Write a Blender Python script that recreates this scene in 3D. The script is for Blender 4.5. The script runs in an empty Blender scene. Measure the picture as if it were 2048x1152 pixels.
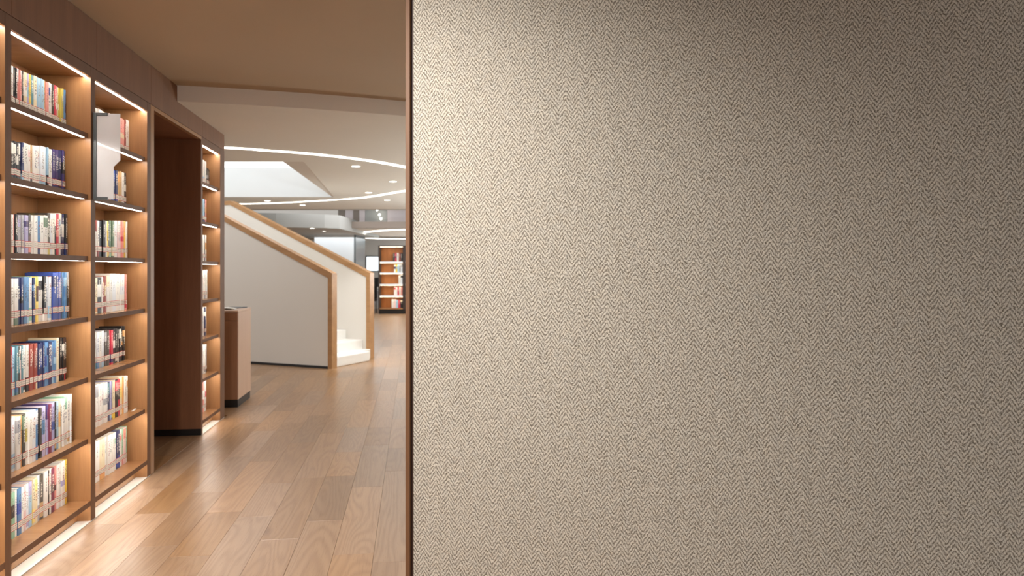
import bpy, bmesh, math, random
from mathutils import Vector, Matrix
random.seed(11)
S = bpy.context.scene
COL = S.collection

# ------------------------------------------------------------------ camera
F = 1500.0; EYE = 1.45; HZ = 540.0          # focal length in px of a 2048 wide frame, eye height, horizon row
YAW = math.atan(198 / 1500.0)
SA, CA = math.sin(YAW), math.cos(YAW)
cam_d = bpy.data.cameras.new('camera'); cam = bpy.data.objects.new('camera', cam_d); COL.objects.link(cam)
cam.location = (0, 0, EYE); cam.rotation_euler = (math.pi / 2, 0, -YAW)
cam_d.sensor_width = 36; cam_d.lens = 36 * F / 2048; cam_d.shift_y = -36 / 2048.0
cam_d.clip_start = .05; cam_d.clip_end = 120
cam_d.dof.use_dof = True; cam_d.dof.focus_distance = 3.3; cam_d.dof.aperture_fstop = 3.6
S.camera = cam

# ------------------------------------------------------------------ world, lamps, exposure
W = bpy.data.worlds.new('world'); S.world = W; W.use_nodes = True
W.node_tree.nodes['Background'].inputs[0].default_value = (.97, .98, 1.0, 1)
W.node_tree.nodes['Background'].inputs[1].default_value = .56
S.view_settings.view_transform = 'Standard'; S.view_settings.look = 'None'
S.view_settings.gamma = 1; S.view_settings.exposure = 0.65; S.view_settings.use_curve_mapping = False
S.cycles.max_bounces = 8; S.cycles.diffuse_bounces = 4; S.cycles.sample_clamp_indirect = 6
S.cycles.caustics_reflective = False; S.cycles.caustics_refractive = False


def cw(x, d, z=0.0):
    """camera-aligned plan coordinates (right, forward) -> world"""
    return Vector((x * CA + d * SA, -x * SA + d * CA, z))


def lamp(name, kind, loc, aim, power, color, **kw):
    l = bpy.data.lights.new(name, kind); l.energy = power; l.color = color
    for k, v in kw.items(): setattr(l, k, v)
    o = bpy.data.objects.new(name, l); COL.objects.link(o); o.location = loc
    o.rotation_euler = (Vector(aim) - Vector(loc)).to_track_quat('-Z', 'Y').to_euler()
    return o


# wall-washing spot on the woven wall, the stair spot, and added unseen fill lights
lamp('wall_spot', 'SPOT', cw(-1.5, 1.75, 2.86), cw(-.66, 3.28, 1.15), 305, (1, .955, .90),
     spot_size=math.radians(106), spot_blend=1.0, shadow_soft_size=.10)
lamp('room_fill_light', 'AREA', cw(-.9, -.4, 2.86), cw(-.9, -.4, 0), 20, (1, .96, .9), shape='RECTANGLE', size=1.6, size_y=2.0)  # unseen area light added to brighten the near floor and ceiling
lamp('ceiling_fill_light', 'AREA', cw(2.6, 9.5, 1.3), cw(2.3, 9.5, 5), 205, (.84, .97, 1), shape='DISK', size=1.0)  # hidden upward lights added to lift the hall ceilings
lamp('ceiling_fill_light', 'AREA', cw(1.2, 14.2, 1.3), cw(.2, 14.2, 5), 150, (.86, .96, 1), shape='DISK', size=1.0)
lamp('ceiling_fill_light', 'AREA', cw(0.5, 23.5, .5), cw(-1.0, 23.5, 5), 170, (.84, .94, 1), shape='DISK', size=1.0)
lamp('hall_fill_light', 'AREA', cw(-1.2, 11.5, 2.7), cw(-1.2, 11.5, 0), 12, (1, .97, .93), shape='RECTANGLE', size=2.5, size_y=5.0)  # unseen area lights added to brighten the hall
lamp('hall_fill_light', 'AREA', cw(2.0, 15.0, 2.7), cw(1.0, 15.0, 0), 14, (1, .98, .95), shape='RECTANGLE', size=3, size_y=6.0)
lamp('hall_fill_light', 'AREA', cw(-4, 22.5, 2.40), cw(-4, 22.5, 0), 75, (.93, .97, 1), shape='RECTANGLE', size=5, size_y=3.0)
lamp('stair_lamp', 'SPOT', cw(-1.9, 11.2, 2.76), cw(-2.75, 12.0, .1), 130, (1, .99, .97), spot_size=math.radians(60), spot_blend=.6, shadow_soft_size=.15)
lamp('gallery_fill_light', 'AREA', cw(-2, 18.4, 3.2), cw(-2, 18.6, 0), 100, (.97, .98, 1), shape='RECTANGLE', size=9, size_y=1.6)  # unseen area light added to fill the dark gallery void


# ------------------------------------------------------------------ helpers
def s2l(c): return tuple(((v / 255) / 12.92 if v / 255 <= .04045 else ((v / 255 + .055) / 1.055) ** 2.4) for v in c)


def facade_y(u, X):
    """Y on the plane world-X = X seen in pixel column u"""
    t = (u - 1024) / F
    return X * (CA - t * SA) / (SA + t * CA)


def depth_of(p): return p[0] * SA + p[1] * CA


def z_at(v, p): return EYE + (HZ - v) / F * depth_of(p)


def ground(u, v, z=0.0):
    d = F * (EYE - z) / (v - HZ)
    return cw((u - 1024) / F * d, d, z)


def link(name, me, mat=None, parent=None):
    o = bpy.data.objects.new(name, me); COL.objects.link(o)
    if mat and not me.materials: me.materials.append(mat)
    if parent: o.parent = parent
    return o


class MB:
    def __init__(s): s.v = []; s.f = []

    def box(s, x0, x1, y0, y1, z0, z1):
        n = len(s.v)
        s.v += [(x0, y0, z0), (x1, y0, z0), (x1, y1, z0), (x0, y1, z0), (x0, y0, z1), (x1, y0, z1), (x1, y1, z1), (x0, y1, z1)]
        s.f += [tuple(n + i for i in q) for q in ((0, 3, 2, 1), (4, 5, 6, 7), (0, 1, 5, 4), (1, 2, 6, 5), (2, 3, 7, 6), (3, 0, 4, 7))]
        return s

    def prism(s, pts, a, b, axis='y'):
        """polygon extruded: axis z -> pts are (x,y); axis y -> pts are (x,z)"""
        n = len(s.v); k = len(pts)
        for t in (a, b):
            for p in pts: s.v.append((p[0], p[1], t) if axis == 'z' else (p[0], t, p[1]))
        s.f.append(tuple(range(n, n + k))); s.f.append(tuple(range(n + 2 * k - 1, n + k - 1, -1)))
        for i in range(k):
            j = (i + 1) % k; s.f.append((n + j, n + i, n + k + i, n + k + j))
        return s

    def strip(s, A, B):
        n = len(s.v); k = len(A); s.v += list(A) + list(B)
        for i in range(k - 1): s.f.append((n + i, n + i + 1, n + k + i + 1, n + k + i))
        return s

    def mesh(s, name):
        me = bpy.data.meshes.new(name); me.from_pydata([tuple(v) for v in s.v], [], s.f)
        bm = bmesh.new(); bm.from_mesh(me); bmesh.ops.recalc_face_normals(bm, faces=bm.faces); bm.to_mesh(me); bm.free()
        return me

    def obj(s, name, mat, parent=None, bevel=0):
        o = link(name, s.mesh(name), mat, parent)
        if bevel:
            m = o.modifiers.new('bevel', 'BEVEL'); m.width = bevel; m.segments = 2; m.limit_method = 'ANGLE'
        return o


def box(name, mat, b, parent=None, bevel=0): return MB().box(*b).obj(name, mat, parent, bevel)


def thing(name, label, cat, loc=(0, 0, 0), rz=0, group=None):
    o = bpy.data.objects.new(name, None); COL.objects.link(o); o.location = loc; o.rotation_euler = (0, 0, rz)
    o.empty_display_size = .1
    return tag(o, label, cat, group)


def tag(o, label, cat, group=None):
    o['label'] = label; o['category'] = cat
    if group: o['group'] = group
    return o


def struct(o): o['kind'] = 'structure'; return o


# ------------------------------------------------------------------ materials
def mat_new(name):
    m = bpy.data.materials.new(name); m.use_nodes = True; nt = m.node_tree
    return m, nt, nt.nodes['Principled BSDF']


def N(nt, typ, **kw):
    n = nt.nodes.new(typ)
    for k, v in kw.items():
        if k.startswith('i_'):
            key = k[2:]
            n.inputs[int(key) if key.isdigit() else key].default_value = v
        else: setattr(n, k, v)
    return n


def M(nt, op, a, b=None, c=None, clamp=False):
    n = nt.nodes.new('ShaderNodeMath'); n.operation = op; n.use_clamp = clamp
    for i, x in enumerate((a, b, c)):
        if x is None: continue
        if isinstance(x, (int, float)): n.inputs[i].default_value = x
        else: nt.links.new(x, n.inputs[i])
    return n.outputs[0]


def mixc(nt, f, a, b):
    n = nt.nodes.new('ShaderNodeMix'); n.data_type = 'RGBA'
    for idx, x in ((0, f), (6, a), (7, b)):
        if isinstance(x, (int, float)): n.inputs[idx].default_value = x
        elif isinstance(x, tuple): n.inputs[idx].default_value = (*x[:3], 1)
        else: nt.links.new(x, n.inputs[idx])
    return n.outputs[2]


def plain(name, rgb, rough=.5, noise=.06, scale=8, spec=.5, bump=0):
    m, nt, b = mat_new(name); c = s2l(rgb)
    tc = N(nt, 'ShaderNodeTexCoord'); nz = N(nt, 'ShaderNodeTexNoise', i_Scale=scale, i_Detail=3)
    nt.links.new(tc.outputs['Object'], nz.inputs['Vector'])
    o = mixc(nt, nz.outputs[0], tuple(v * (1 - noise) for v in c), tuple(min(1, v * (1 + noise)) for v in c))
    nt.links.new(o, b.inputs['Base Color']); b.inputs['Roughness'].default_value = rough
    b.inputs['Specular IOR Level'].default_value = spec
    if bump:
        bp = N(nt, 'ShaderNodeBump', i_Strength=bump, i_Distance=.01); nt.links.new(nz.outputs[0], bp.inputs['Height'])
        nt.links.new(bp.outputs[0], b.inputs['Normal'])
    return m


def glow(name, rgb, strength):
    m, nt, b = mat_new(name); c = s2l(rgb)
    b.inputs['Base Color'].default_value = (.8, .8, .8, 1)
    b.inputs['Emission Color'].default_value = (*c, 1); b.inputs['Emission Strength'].default_value = strength
    return m


def wood(name, light, dark, rough=.4, axis='z', scale=1.0):
    """fine straight-grained veneer, grain running along one axis"""
    m, nt, b = mat_new(name)
    tc = N(nt, 'ShaderNodeTexCoord'); oi = N(nt, 'ShaderNodeObjectInfo')
    mp = N(nt, 'ShaderNodeMapping')
    st = {'z': (1, 1, .06), 'y': (1, .06, 1), 'x': (.06, 1, 1)}[axis]
    mp.inputs['Scale'].default_value = tuple(v * scale for v in st)
    nt.links.new(tc.outputs['Object'], mp.inputs['Vector'])
    off = N(nt, 'ShaderNodeVectorMath', operation='SCALE', i_0=(7.3, 3.1, 5.7)); nt.links.new(oi.outputs['Random'], off.inputs['Scale'])
    ad = N(nt, 'ShaderNodeVectorMath', operation='ADD'); nt.links.new(mp.outputs[0], ad.inputs[0]); nt.links.new(off.outputs[0], ad.inputs[1])
    n1 = N(nt, 'ShaderNodeTexNoise', i_Scale=70, i_Detail=6, i_Roughness=.6); nt.links.new(ad.outputs[0], n1.inputs['Vector'])
    n2 = N(nt, 'ShaderNodeTexNoise', i_Scale=9, i_Detail=3, i_Distortion=.6); nt.links.new(ad.outputs[0], n2.inputs['Vector'])
    f = M(nt, 'ADD', M(nt, 'MULTIPLY', n1.outputs[0], .45), M(nt, 'MULTIPLY', n2.outputs[0], .55))
    f = M(nt, 'MULTIPLY_ADD', f, 2.2, -.6, clamp=True)
    nt.links.new(mixc(nt, f, s2l(dark), s2l(light)), b.inputs['Base Color'])
    b.inputs['Roughness'].default_value = rough
    bp = N(nt, 'ShaderNodeBump', i_Strength=.06, i_Distance=.002); nt.links.new(n1.outputs[0], bp.inputs['Height'])
    nt.links.new(bp.outputs[0], b.inputs['Normal'])
    return m


def plank_material():
    """oak boards: cathedral rings, pores and knots; every board its own cut"""
    m, nt, b = mat_new('oak_plank')
    tc = N(nt, 'ShaderNodeTexCoord'); oi = N(nt, 'ShaderNodeObjectInfo')
    off = N(nt, 'ShaderNodeVectorMath', operation='SCALE', i_0=(31.7, 57.3, 13.9)); nt.links.new(oi.outputs['Random'], off.inputs['Scale'])
    ad = N(nt, 'ShaderNodeVectorMath', operation='ADD'); nt.links.new(tc.outputs['Object'], ad.inputs[0]); nt.links.new(off.outputs[0], ad.inputs[1])
    mp = N(nt, 'ShaderNodeMapping', i_Scale=(1, .10, 1)); nt.links.new(ad.outputs[0], mp.inputs['Vector'])
    big = N(nt, 'ShaderNodeTexNoise', i_Scale=4.2, i_Detail=1.5, i_Distortion=.5); nt.links.new(mp.outputs[0], big.inputs['Vector'])
    rings = M(nt, 'SINE', M(nt, 'MULTIPLY', big.outputs[0], 130.0))
    rings = M(nt, 'MULTIPLY_ADD', rings, .5, .5)
    rings = M(nt, 'POWER', rings, 1.6)
    mp2 = N(nt, 'ShaderNodeMapping', i_Scale=(1, .03, 1)); nt.links.new(ad.outputs[0], mp2.inputs['Vector'])
    fine = N(nt, 'ShaderNodeTexNoise', i_Scale=220, i_Detail=3); nt.links.new(mp2.outputs[0], fine.inputs['Vector'])
    cloud = N(nt, 'ShaderNodeTexNoise', i_Scale=3, i_Detail=3); nt.links.new(mp.outputs[0], cloud.inputs['Vector'])
    mp3 = N(nt, 'ShaderNodeMapping', i_Scale=(1, .5, 1)); nt.links.new(ad.outputs[0], mp3.inputs['Vector'])
    kn = N(nt, 'ShaderNodeTexVoronoi', i_Scale=1.15); nt.links.new(mp3.outputs[0], kn.inputs['Vector'])
    knot = M(nt, 'SUBTRACT', 1, M(nt, 'DIVIDE', kn.outputs['Distance'], .055), clamp=True)
    base = mixc(nt, cloud.outputs[0], s2l((139, 107, 78)), s2l((173, 139, 106)))
    base = mixc(nt, M(nt, 'MULTIPLY', rings, .32), base, s2l((118, 82, 57)))
    base = mixc(nt, M(nt, 'MULTIPLY', M(nt, 'GREATER_THAN', fine.outputs[0], .60), .22), base, s2l((108, 74, 50)))
    base = mixc(nt, M(nt, 'MULTIPLY', knot, .8), base, s2l((80, 48, 30)))
    hsv = N(nt, 'ShaderNodeHueSaturation'); nt.links.new(base, hsv.inputs['Color'])
    rnd = N(nt, 'ShaderNodeTexWhiteNoise', noise_dimensions='1D'); nt.links.new(oi.outputs['Random'], rnd.inputs['W'])
    nt.links.new(M(nt, 'MULTIPLY_ADD', rnd.outputs[0], .34, .80), hsv.inputs['Value'])
    nt.links.new(M(nt, 'MULTIPLY_ADD', oi.outputs['Random'], .25, .87), hsv.inputs['Saturation'])
    nt.links.new(hsv.outputs[0], b.inputs['Base Color'])
    nt.links.new(M(nt, 'MULTIPLY_ADD', fine.outputs[0], .10, .25), b.inputs['Roughness'])
    bp = N(nt, 'ShaderNodeBump', i_Strength=.10, i_Distance=.002); nt.links.new(rings, bp.inputs['Height']); nt.links.new(bp.outputs[0], b.inputs['Normal'])
    return m


def herringbone_material():
    """woven wall covering: narrow herringbone of light twisted yarn on a brown ground"""
    m, nt, b = mat_new('herringbone_weave')
    tc = N(nt, 'ShaderNodeTexCoord'); sep = N(nt, 'ShaderNodeSeparateXYZ'); nt.links.new(tc.outputs['Object'], sep.inputs[0])
    x, z = sep.outputs[0], sep.outputs[2]
    PER, PITCH, SL = .0575, .0200, 1.45
    wob = N(nt, 'ShaderNodeTexNoise', i_Scale=9, i_Detail=2); nt.links.new(tc.outputs['Object'], wob.inputs['Vector'])
    jit = N(nt, 'ShaderNodeTexNoise', i_Scale=105, i_Detail=3, i_Roughness=.7); nt.links.new(tc.outputs['Object'], jit.inputs['Vector'])
    xw = M(nt, 'MULTIPLY_ADD', M(nt, 'SUBTRACT', wob.outputs[0], .5), .012, x)
    tri = M(nt, 'PINGPONG', xw, PER / 2)                       # 0..PER/2
    ph = M(nt, 'ADD', z, M(nt, 'MULTIPLY', tri, SL))
    ph = M(nt, 'MULTIPLY_ADD', M(nt, 'SUBTRACT', jit.outputs[0], .5), .034, ph)
    wv = M(nt, 'SINE', M(nt, 'MULTIPLY', ph, 2 * math.pi / PITCH))
    wv = M(nt, 'MULTIPLY_ADD', wv, .8, .66, clamp=True)
    # yarn ends: short vertical threads of uneven tone
    mp = N(nt, 'ShaderNodeMapping', i_Scale=(1, 1, .55)); nt.links.new(tc.outputs['Object'], mp.inputs['Vector'])
    th = N(nt, 'ShaderNodeTexNoise', i_Scale=300, i_Detail=3, i_Roughness=.8); nt.links.new(mp.outputs[0], th.inputs['Vector'])
    thr = M(nt, 'MULTIPLY_ADD', th.outputs[0], 4.2, -1.6, clamp=True)
    f = M(nt, 'ADD', M(nt, 'MULTIPLY', wv, .52), M(nt, 'MULTIPLY', thr, .80))
    f = M(nt, 'MULTIPLY_ADD', f, 1.2, -.24, clamp=True)
    tint = N(nt, 'ShaderNodeTexNoise', i_Scale=28, i_Detail=2); nt.links.new(tc.outputs['Object'], tint.inputs['Vector'])
    lightc = mixc(nt, tint.outputs[0], s2l((230, 219, 201)), s2l((221, 217, 208)))
    darkc = mixc(nt, tint.outputs[0], s2l((106, 94, 76)), s2l((95, 88, 77)))
    nt.links.new(mixc(nt, f, darkc, lightc), b.inputs['Base Color'])
    b.inputs['Roughness'].default_value = .85; b.inputs['Specular IOR Level'].default_value = .25
    b.inputs['Sheen Weight'].default_value = .15
    bp = N(nt, 'ShaderNodeBump', i_Strength=.55, i_Distance=.004); nt.links.new(f, bp.inputs['Height'])
    nt.links.new(bp.outputs[0], b.inputs['Normal'])
    return m


def cover_material():
    """printed book cover; the colours, the band and the title run come from properties of each book"""
    m, nt, b = mat_new('printed_cover')
    tc = N(nt, 'ShaderNodeTexCoord'); sep = N(nt, 'ShaderNodeSeparateXYZ'); nt.links.new(tc.outputs['Object'], sep.inputs[0])
    x, y, z = sep.outputs
    oi = N(nt, 'ShaderNodeObjectInfo')
    ink = N(nt, 'ShaderNodeAttribute', attribute_type='OBJECT', attribute_name='ink')
    band = N(nt, 'ShaderNodeAttribute', attribute_type='OBJECT', attribute_name='band')
    par = N(nt, 'ShaderNodeAttribute', attribute_type='OBJECT', attribute_name='print')     # band low, band high, glyph size
    run = N(nt, 'ShaderNodeAttribute', attribute_type='OBJECT', attribute_name='run')       # title low, title high, density
    ps = N(nt, 'ShaderNodeSeparateXYZ'); nt.links.new(par.outputs['Vector'], ps.inputs[0])
    rs = N(nt, 'ShaderNodeSeparateXYZ'); nt.links.new(run.outputs['Vector'], rs.inputs[0])
    front = M(nt, 'LESS_THAN', y, .004)
    # band
    inb = M(nt, 'MULTIPLY', M(nt, 'GREATER_THAN', z, ps.outputs[0]), M(nt, 'LESS_THAN', z, ps.outputs[1]))
    col = mixc(nt, inb, oi.outputs['Color'], band.outputs['Color'])
    cl = N(nt, 'ShaderNodeTexNoise', noise_dimensions='4D', i_Scale=22, i_Detail=3); nt.links.new(tc.outputs['Object'], cl.inputs['Vector'])
    nt.links.new(M(nt, 'MULTIPLY', oi.outputs['Random'], 40), cl.inputs['W'])
    col = mixc(nt, M(nt, 'MULTIPLY', M(nt, 'MULTIPLY_ADD', cl.outputs[0], 4, -2.1, clamp=True), .30), col, band.outputs['Color'])
    # glyph column
    g = ps.outputs[2]
    gx = M(nt, 'DIVIDE', x, g); gz = M(nt, 'DIVIDE', z, g)
    sub = N(nt, 'ShaderNodeCombineXYZ')
    nt.links.new(M(nt, 'FLOOR', M(nt, 'MULTIPLY', gx, 5)), sub.inputs[0]); nt.links.new(M(nt, 'FLOOR', M(nt, 'MULTIPLY', gz, 5)), sub.inputs[1])
    nt.links.new(M(nt, 'MULTIPLY', oi.outputs['Random'], 977), sub.inputs[2])
    wn = N(nt, 'ShaderNodeTexWhiteNoise', noise_dimensions='3D'); nt.links.new(sub.outputs[0], wn.inputs['Vector'])
    incol = M(nt, 'LESS_THAN', M(nt, 'ABSOLUTE', gx), .5)
    gap = M(nt, 'GREATER_THAN', M(nt, 'FRACT', gz), .16)
    inr = M(nt, 'MULTIPLY', M(nt, 'GREATER_THAN', z, rs.outputs[0]), M(nt, 'LESS_THAN', z, rs.outputs[1]))
    hit = M(nt, 'LESS_THAN', wn.outputs[0], rs.outputs[2])
    msk = M(nt, 'MULTIPLY', M(nt, 'MULTIPLY', incol, gap), M(nt, 'MULTIPLY', inr, M(nt, 'MULTIPLY', hit, front)))
    col = mixc(nt, msk, col, ink.outputs['Color'])
    nt.links.new(col, b.inputs['Base Color']); b.inputs['Roughness'].default_value = .38
    return m


def label_material():
    """white call-number sticker: red rule at the top and foot, two rows of small grey print"""
    m, nt, b = mat_new('call_label')
    tc = N(nt, 'ShaderNodeTexCoord'); sep = N(nt, 'ShaderNodeSeparateXYZ'); nt.links.new(tc.outputs['Object'], sep.inputs[0])
    x, y, z = sep.outputs; oi = N(nt, 'ShaderNodeObjectInfo')
    red = M(nt, 'GREATER_THAN', M(nt, 'ABSOLUTE', z), .0138)
    cell = N(nt, 'ShaderNodeCombineXYZ')
    nt.links.new(M(nt, 'FLOOR', M(nt, 'MULTIPLY', x, 700)), cell.inputs[0]); nt.links.new(M(nt, 'FLOOR', M(nt, 'MULTIPLY', z, 500)), cell.inputs[1])
    nt.links.new(M(nt, 'MULTIPLY', oi.outputs['Random'], 613), cell.inputs[2])
    wn = N(nt, 'ShaderNodeTexWhiteNoise', noise_dimensions='3D'); nt.links.new(cell.outputs[0], wn.inputs['Vector'])
    rows = M(nt, 'LESS_THAN', M(nt, 'ABSOLUTE', M(nt, 'SUBTRACT', M(nt, 'ABSOLUTE', z), .005)), .0028)
    t = M(nt, 'MULTIPLY', M(nt, 'LESS_THAN', wn.outputs[0], .45), rows)
    c = mixc(nt, M(nt, 'MULTIPLY', t, .7), s2l((226, 218, 206)), s2l((60, 56, 54)))
    c = mixc(nt, red, c, s2l((196, 62, 58)))
    nt.links.new(c, b.inputs['Base Color']); b.inputs['Roughness'].default_value = .5
    return m


def page_material():
    m, nt, b = mat_new('page_edges')
    tc = N(nt, 'ShaderNodeTexCoord'); mp = N(nt, 'ShaderNodeMapping', i_Scale=(900, 2, 2)); nt.links.new(tc.outputs['Object'], mp.inputs['Vector'])
    nz = N(nt, 'ShaderNodeTexNoise', i_Scale=1); nt.links.new(mp.outputs[0], nz.inputs['Vector'])
    nt.links.new(mixc(nt, nz.outputs[0], s2l((206, 194, 172)), s2l((238, 230, 214))), b.inputs['Base Color']); b.inputs['Roughness'].default_value = .8
    return m


def acrylic_material():
    """frosted white sheet: mostly diffuse, a little of what stands behind shows through"""
    m, nt, b = mat_new('frosted_acrylic')
    b.inputs['Base Color'].default_value = (*s2l((240, 240, 242)), 1); b.inputs['Roughness'].default_value = .18
    nz = N(nt, 'ShaderNodeTexNoise', i_Scale=3); 
    tr = N(nt, 'ShaderNodeBsdfTransparent'); tl = N(nt, 'ShaderNodeBsdfTranslucent'); tl.inputs[0].default_value = (.85, .85, .87, 1)
    mx = N(nt, 'ShaderNodeMixShader', i_0=.22); nt.links.new(b.outputs[0], mx.inputs[1]); nt.links.new(tl.outputs[0], mx.inputs[2])
    mx2 = N(nt, 'ShaderNodeMixShader'); nt.links.new(M(nt, 'MULTIPLY_ADD', nz.outputs[0], .04, .13), mx2.inputs[0])
    nt.links.new(mx.outputs[0], mx2.inputs[1]); nt.links.new(tr.outputs[0], mx2.inputs[2])
    nt.links.new(mx2.outputs[0], nt.nodes['Material Output'].inputs['Surface'])
    return m


MT = dict(
    wood_v=wood('case_veneer_upright', (178, 131, 88), (149, 106, 67), .38, 'z'),
    wood_h=wood('case_veneer_shelf', (175, 129, 88), (148, 105, 68), .26, 'y'),
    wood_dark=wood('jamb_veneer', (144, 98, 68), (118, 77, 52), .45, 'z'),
    cornice=wood('shaded_cornice_veneer', (132, 90, 58), (111, 73, 45), .6, 'z'),  # veneer colour darkened for the dim light on the front
    edge=wood('shaded_edge_lipping', (120, 82, 52), (101, 67, 42), .6, 'z'),  # front lipping, its colour darkened for shade on the front faces
    dark_frame=plain('dark_metal_frame', (58, 46, 40), .5, .05, 9),
    rail=wood('handrail_oak', (186, 142, 96), (154, 112, 72), .4, 'x'),
    trim=wood('trim_oak', (122, 84, 54), (94, 63, 40), .6, 'z', 2),
    plank=plank_material(),
    weave=herringbone_material(),
    cover=cover_material(), label=label_material(), page=page_material(), acrylic=acrylic_material(),
    near_ceiling=plain('bounce_tinted_ceiling', (186, 170, 148), .9, .03, 2),  # brown bounce from the wood put into the ceiling colour
    ceiling=plain('white_ceiling_paint', (228, 225, 217), .9, .02, 2),
    fascia=plain('fascia_paint', (238, 236, 231), .9, .02, 2),
    white=plain('white_plaster', (222, 217, 210), .75, .02, 2),
    step=plain('white_stone_step', (238, 236, 232), .4, .03, 9),
    stone=plain('pale_stone_strip', (236, 232, 224), .35, .08, 14),
    black=plain('black_plinth', (22, 21, 22), .4, .1, 20),
    steel=plain('dark_grey_bracket', (92, 98, 100), .35, .05, 20),
    grey=plain('grey_bulkhead_paint', (176, 176, 172), .8, .03, 2),
    brown_soffit=plain('brown_grey_soffit', (150, 138, 128), .8, .04, 2),
    pillar=plain('pale_blue_plaster', (218, 223, 226), .7, .02, 2),
    cabinet_side=wood('lit_cabinet_laminate', (212, 180, 156), (202, 166, 142), .45, 'z'),  # hall light on the right face put into a paler colour
    cabinet_front=wood('shaded_cabinet_front', (166, 122, 92), (142, 100, 72), .4, 'z'),  # darker copy, shade of the front face put into its colour
    led=glow('led_diffuser', (255, 248, 238), 34.0),
    far_led=glow('far_led_diffuser', (255, 236, 200), 9.0),
    far_back=wood('far_case_back', (186, 118, 62), (150, 88, 42), .5, 'z'),
    led_plinth=glow('plinth_led_diffuser', (255, 248, 238), 7.5),
    cove=glow('cove_light', (255, 250, 240), 3.2),
    lampdisc=glow('downlight_lens', (255, 250, 238), 6.0),
    sky_pane=glow('skylight_pane', (246, 248, 248), 1.05),
    window_pane=glow('bright_window_pane', (238, 246, 252), 1.1),
    paper=plain('white_paper', (236, 234, 230), .6, .02, 20),
    fabric_black=plain('black_fabric', (26, 27, 34), .8, .1, 60),
    laminate=plain('white_laminate', (230, 232, 234), .4, .02, 10),
    pink=plain('pale_pink_panel', (226, 214, 214), .5, .03, 3),
)

# ------------------------------------------------------------------ setting: floor
FX = -1.843                                   # front plane of the bookcases
Z_CEIL, Z_LOW = 2.907, 2.78
GAPX = FX + .004
fl = struct(box('floor', MT['plank'], (-16, 12, -4, 34, -.12, -.012)))


def visible(x0, x1, y0, y1):
    """rough test: does any corner fall in the open part of the frame"""
    for x in (x0, (x0 + x1) / 2, x1):
        for k in range(6):
            y = y0 + (y1 - y0) * k / 5
            d = x * SA + y * CA; xc = x * CA - y * SA
            if d < .5: continue
            u = 1024 + F * xc / d; v = HZ + F * EYE / d
            if -80 < u < 900 and v < 1260: return True
    return False


PW = .205
rnd = random.Random(5)
planks, mesh_cache = [], {}
row = 0
x = GAPX
while x < 2.2: row += 1; x += PW
rows = [GAPX + PW * i for i in range(0, 13)] + [GAPX - PW * (i + 1) for i in range(15)]
for xr in rows:
    y = (7.62 if xr < GAPX - .01 else 2.2) - rnd.random() * .9 * (xr >= GAPX - .01)
    if xr < GAPX - .01: y = 7.80
    while y < 15.6:
        L = rnd.choice((.7, .95, 1.2, 1.45, 1.7))
        if y + L > 15.2: L = 15.8 - y
        L = round(L, 3)
        if L > .15: planks.append((xr, y, L))
        y += L
for i in range(4):                              # floor inside the recess between the bays
    planks += [(GAPX - PW * (i + 1), 5.60, .55 + .12 * (i % 2)), (GAPX - PW * (i + 1), 6.15 + .12 * (i % 2), .737 - .12 * (i % 2))]
rank = []
for p in planks:
    d = depth_of((p[0] + PW / 2, p[1] + p[2] / 2)); rank.append((-(PW * p[2] / d ** 3) if visible(p[0], p[0] + PW, p[1], p[1] + p[2]) else 0, p))
rank.sort()
n_piece = 0
rest = MB()
for sc, (xr, y, L) in rank:
    if sc < 0 and n_piece < 296:
        key = L
        if key not in mesh_cache:
            c = .0008
            mb = MB(); w = PW
            mb.v = [(c * .5, c * .5, -.012), (w - c * .5, c * .5, -.012), (w - c * .5, L - c * .5, -.012), (c * .5, L - c * .5, -.012),
                    (c * .5, c * .5, -c), (w - c * .5, c * .5, -c), (w - c * .5, L - c * .5, -c), (c * .5, L - c * .5, -c),
                    (c * 1.2, c * 1.2, 0), (w - c * 1.2, c * 1.2, 0), (w - c * 1.2, L - c * 1.2, 0), (c * 1.2, L - c * 1.2, 0)]
            mb.f = [(0, 1, 5, 4), (1, 2, 6, 5), (2, 3, 7, 6), (3, 0, 4, 7), (4, 5, 9, 8), (5, 6, 10, 9), (6, 7, 11, 10), (7, 4, 8, 11), (8, 9, 10, 11)]
            mesh_cache[key] = mb.mesh('plank'); mesh_cache[key].materials.append(MT['plank'])
        o = link('plank', mesh_cache[key], None, fl); o.location = (xr, y, 0); n_piece += 1
    else:
        rest.box(xr + .001, xr + PW - .001, y + .001, y + L - .001, -.012, 0)
for i in range(58):                              # boards of the far half of the hall, too narrow in the picture to pick apart
    for j in range(-1, 9):
        xx = -10 + PW * i; yy = 15.82 + 1.5 * j + (i * 37 % 11) * .1
        rest.box(xx, xx + PW - .001, max(15.805, yy), yy + 1.499, -.012, 0)
for i in range(15): rest.box(GAPX + PW * (13 + i), GAPX + PW * (14 + i) - .002, 2, 15.8, -.012, 0)
for i in range(18): rest.box(GAPX - PW * (16 + i), GAPX - PW * (15 + i) - .002, 7.8, 15.8, -.012, 0)
ro = rest.obj('far_planks', MT['plank'], fl); ro['kind'] = 'stuff'


# ------------------------------------------------------------------ setting: ceilings
def edge_pts(z, pix):
    out = []
    for u, v in pix:
        d = F * (z - EYE) / (HZ - v); out.append(((u - 1024) / F * d, d))
    return out


ep = edge_pts(Z_CEIL, ((354.7, 170.6), (583.7, 184.4), (810.7, 202.7)))
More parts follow.
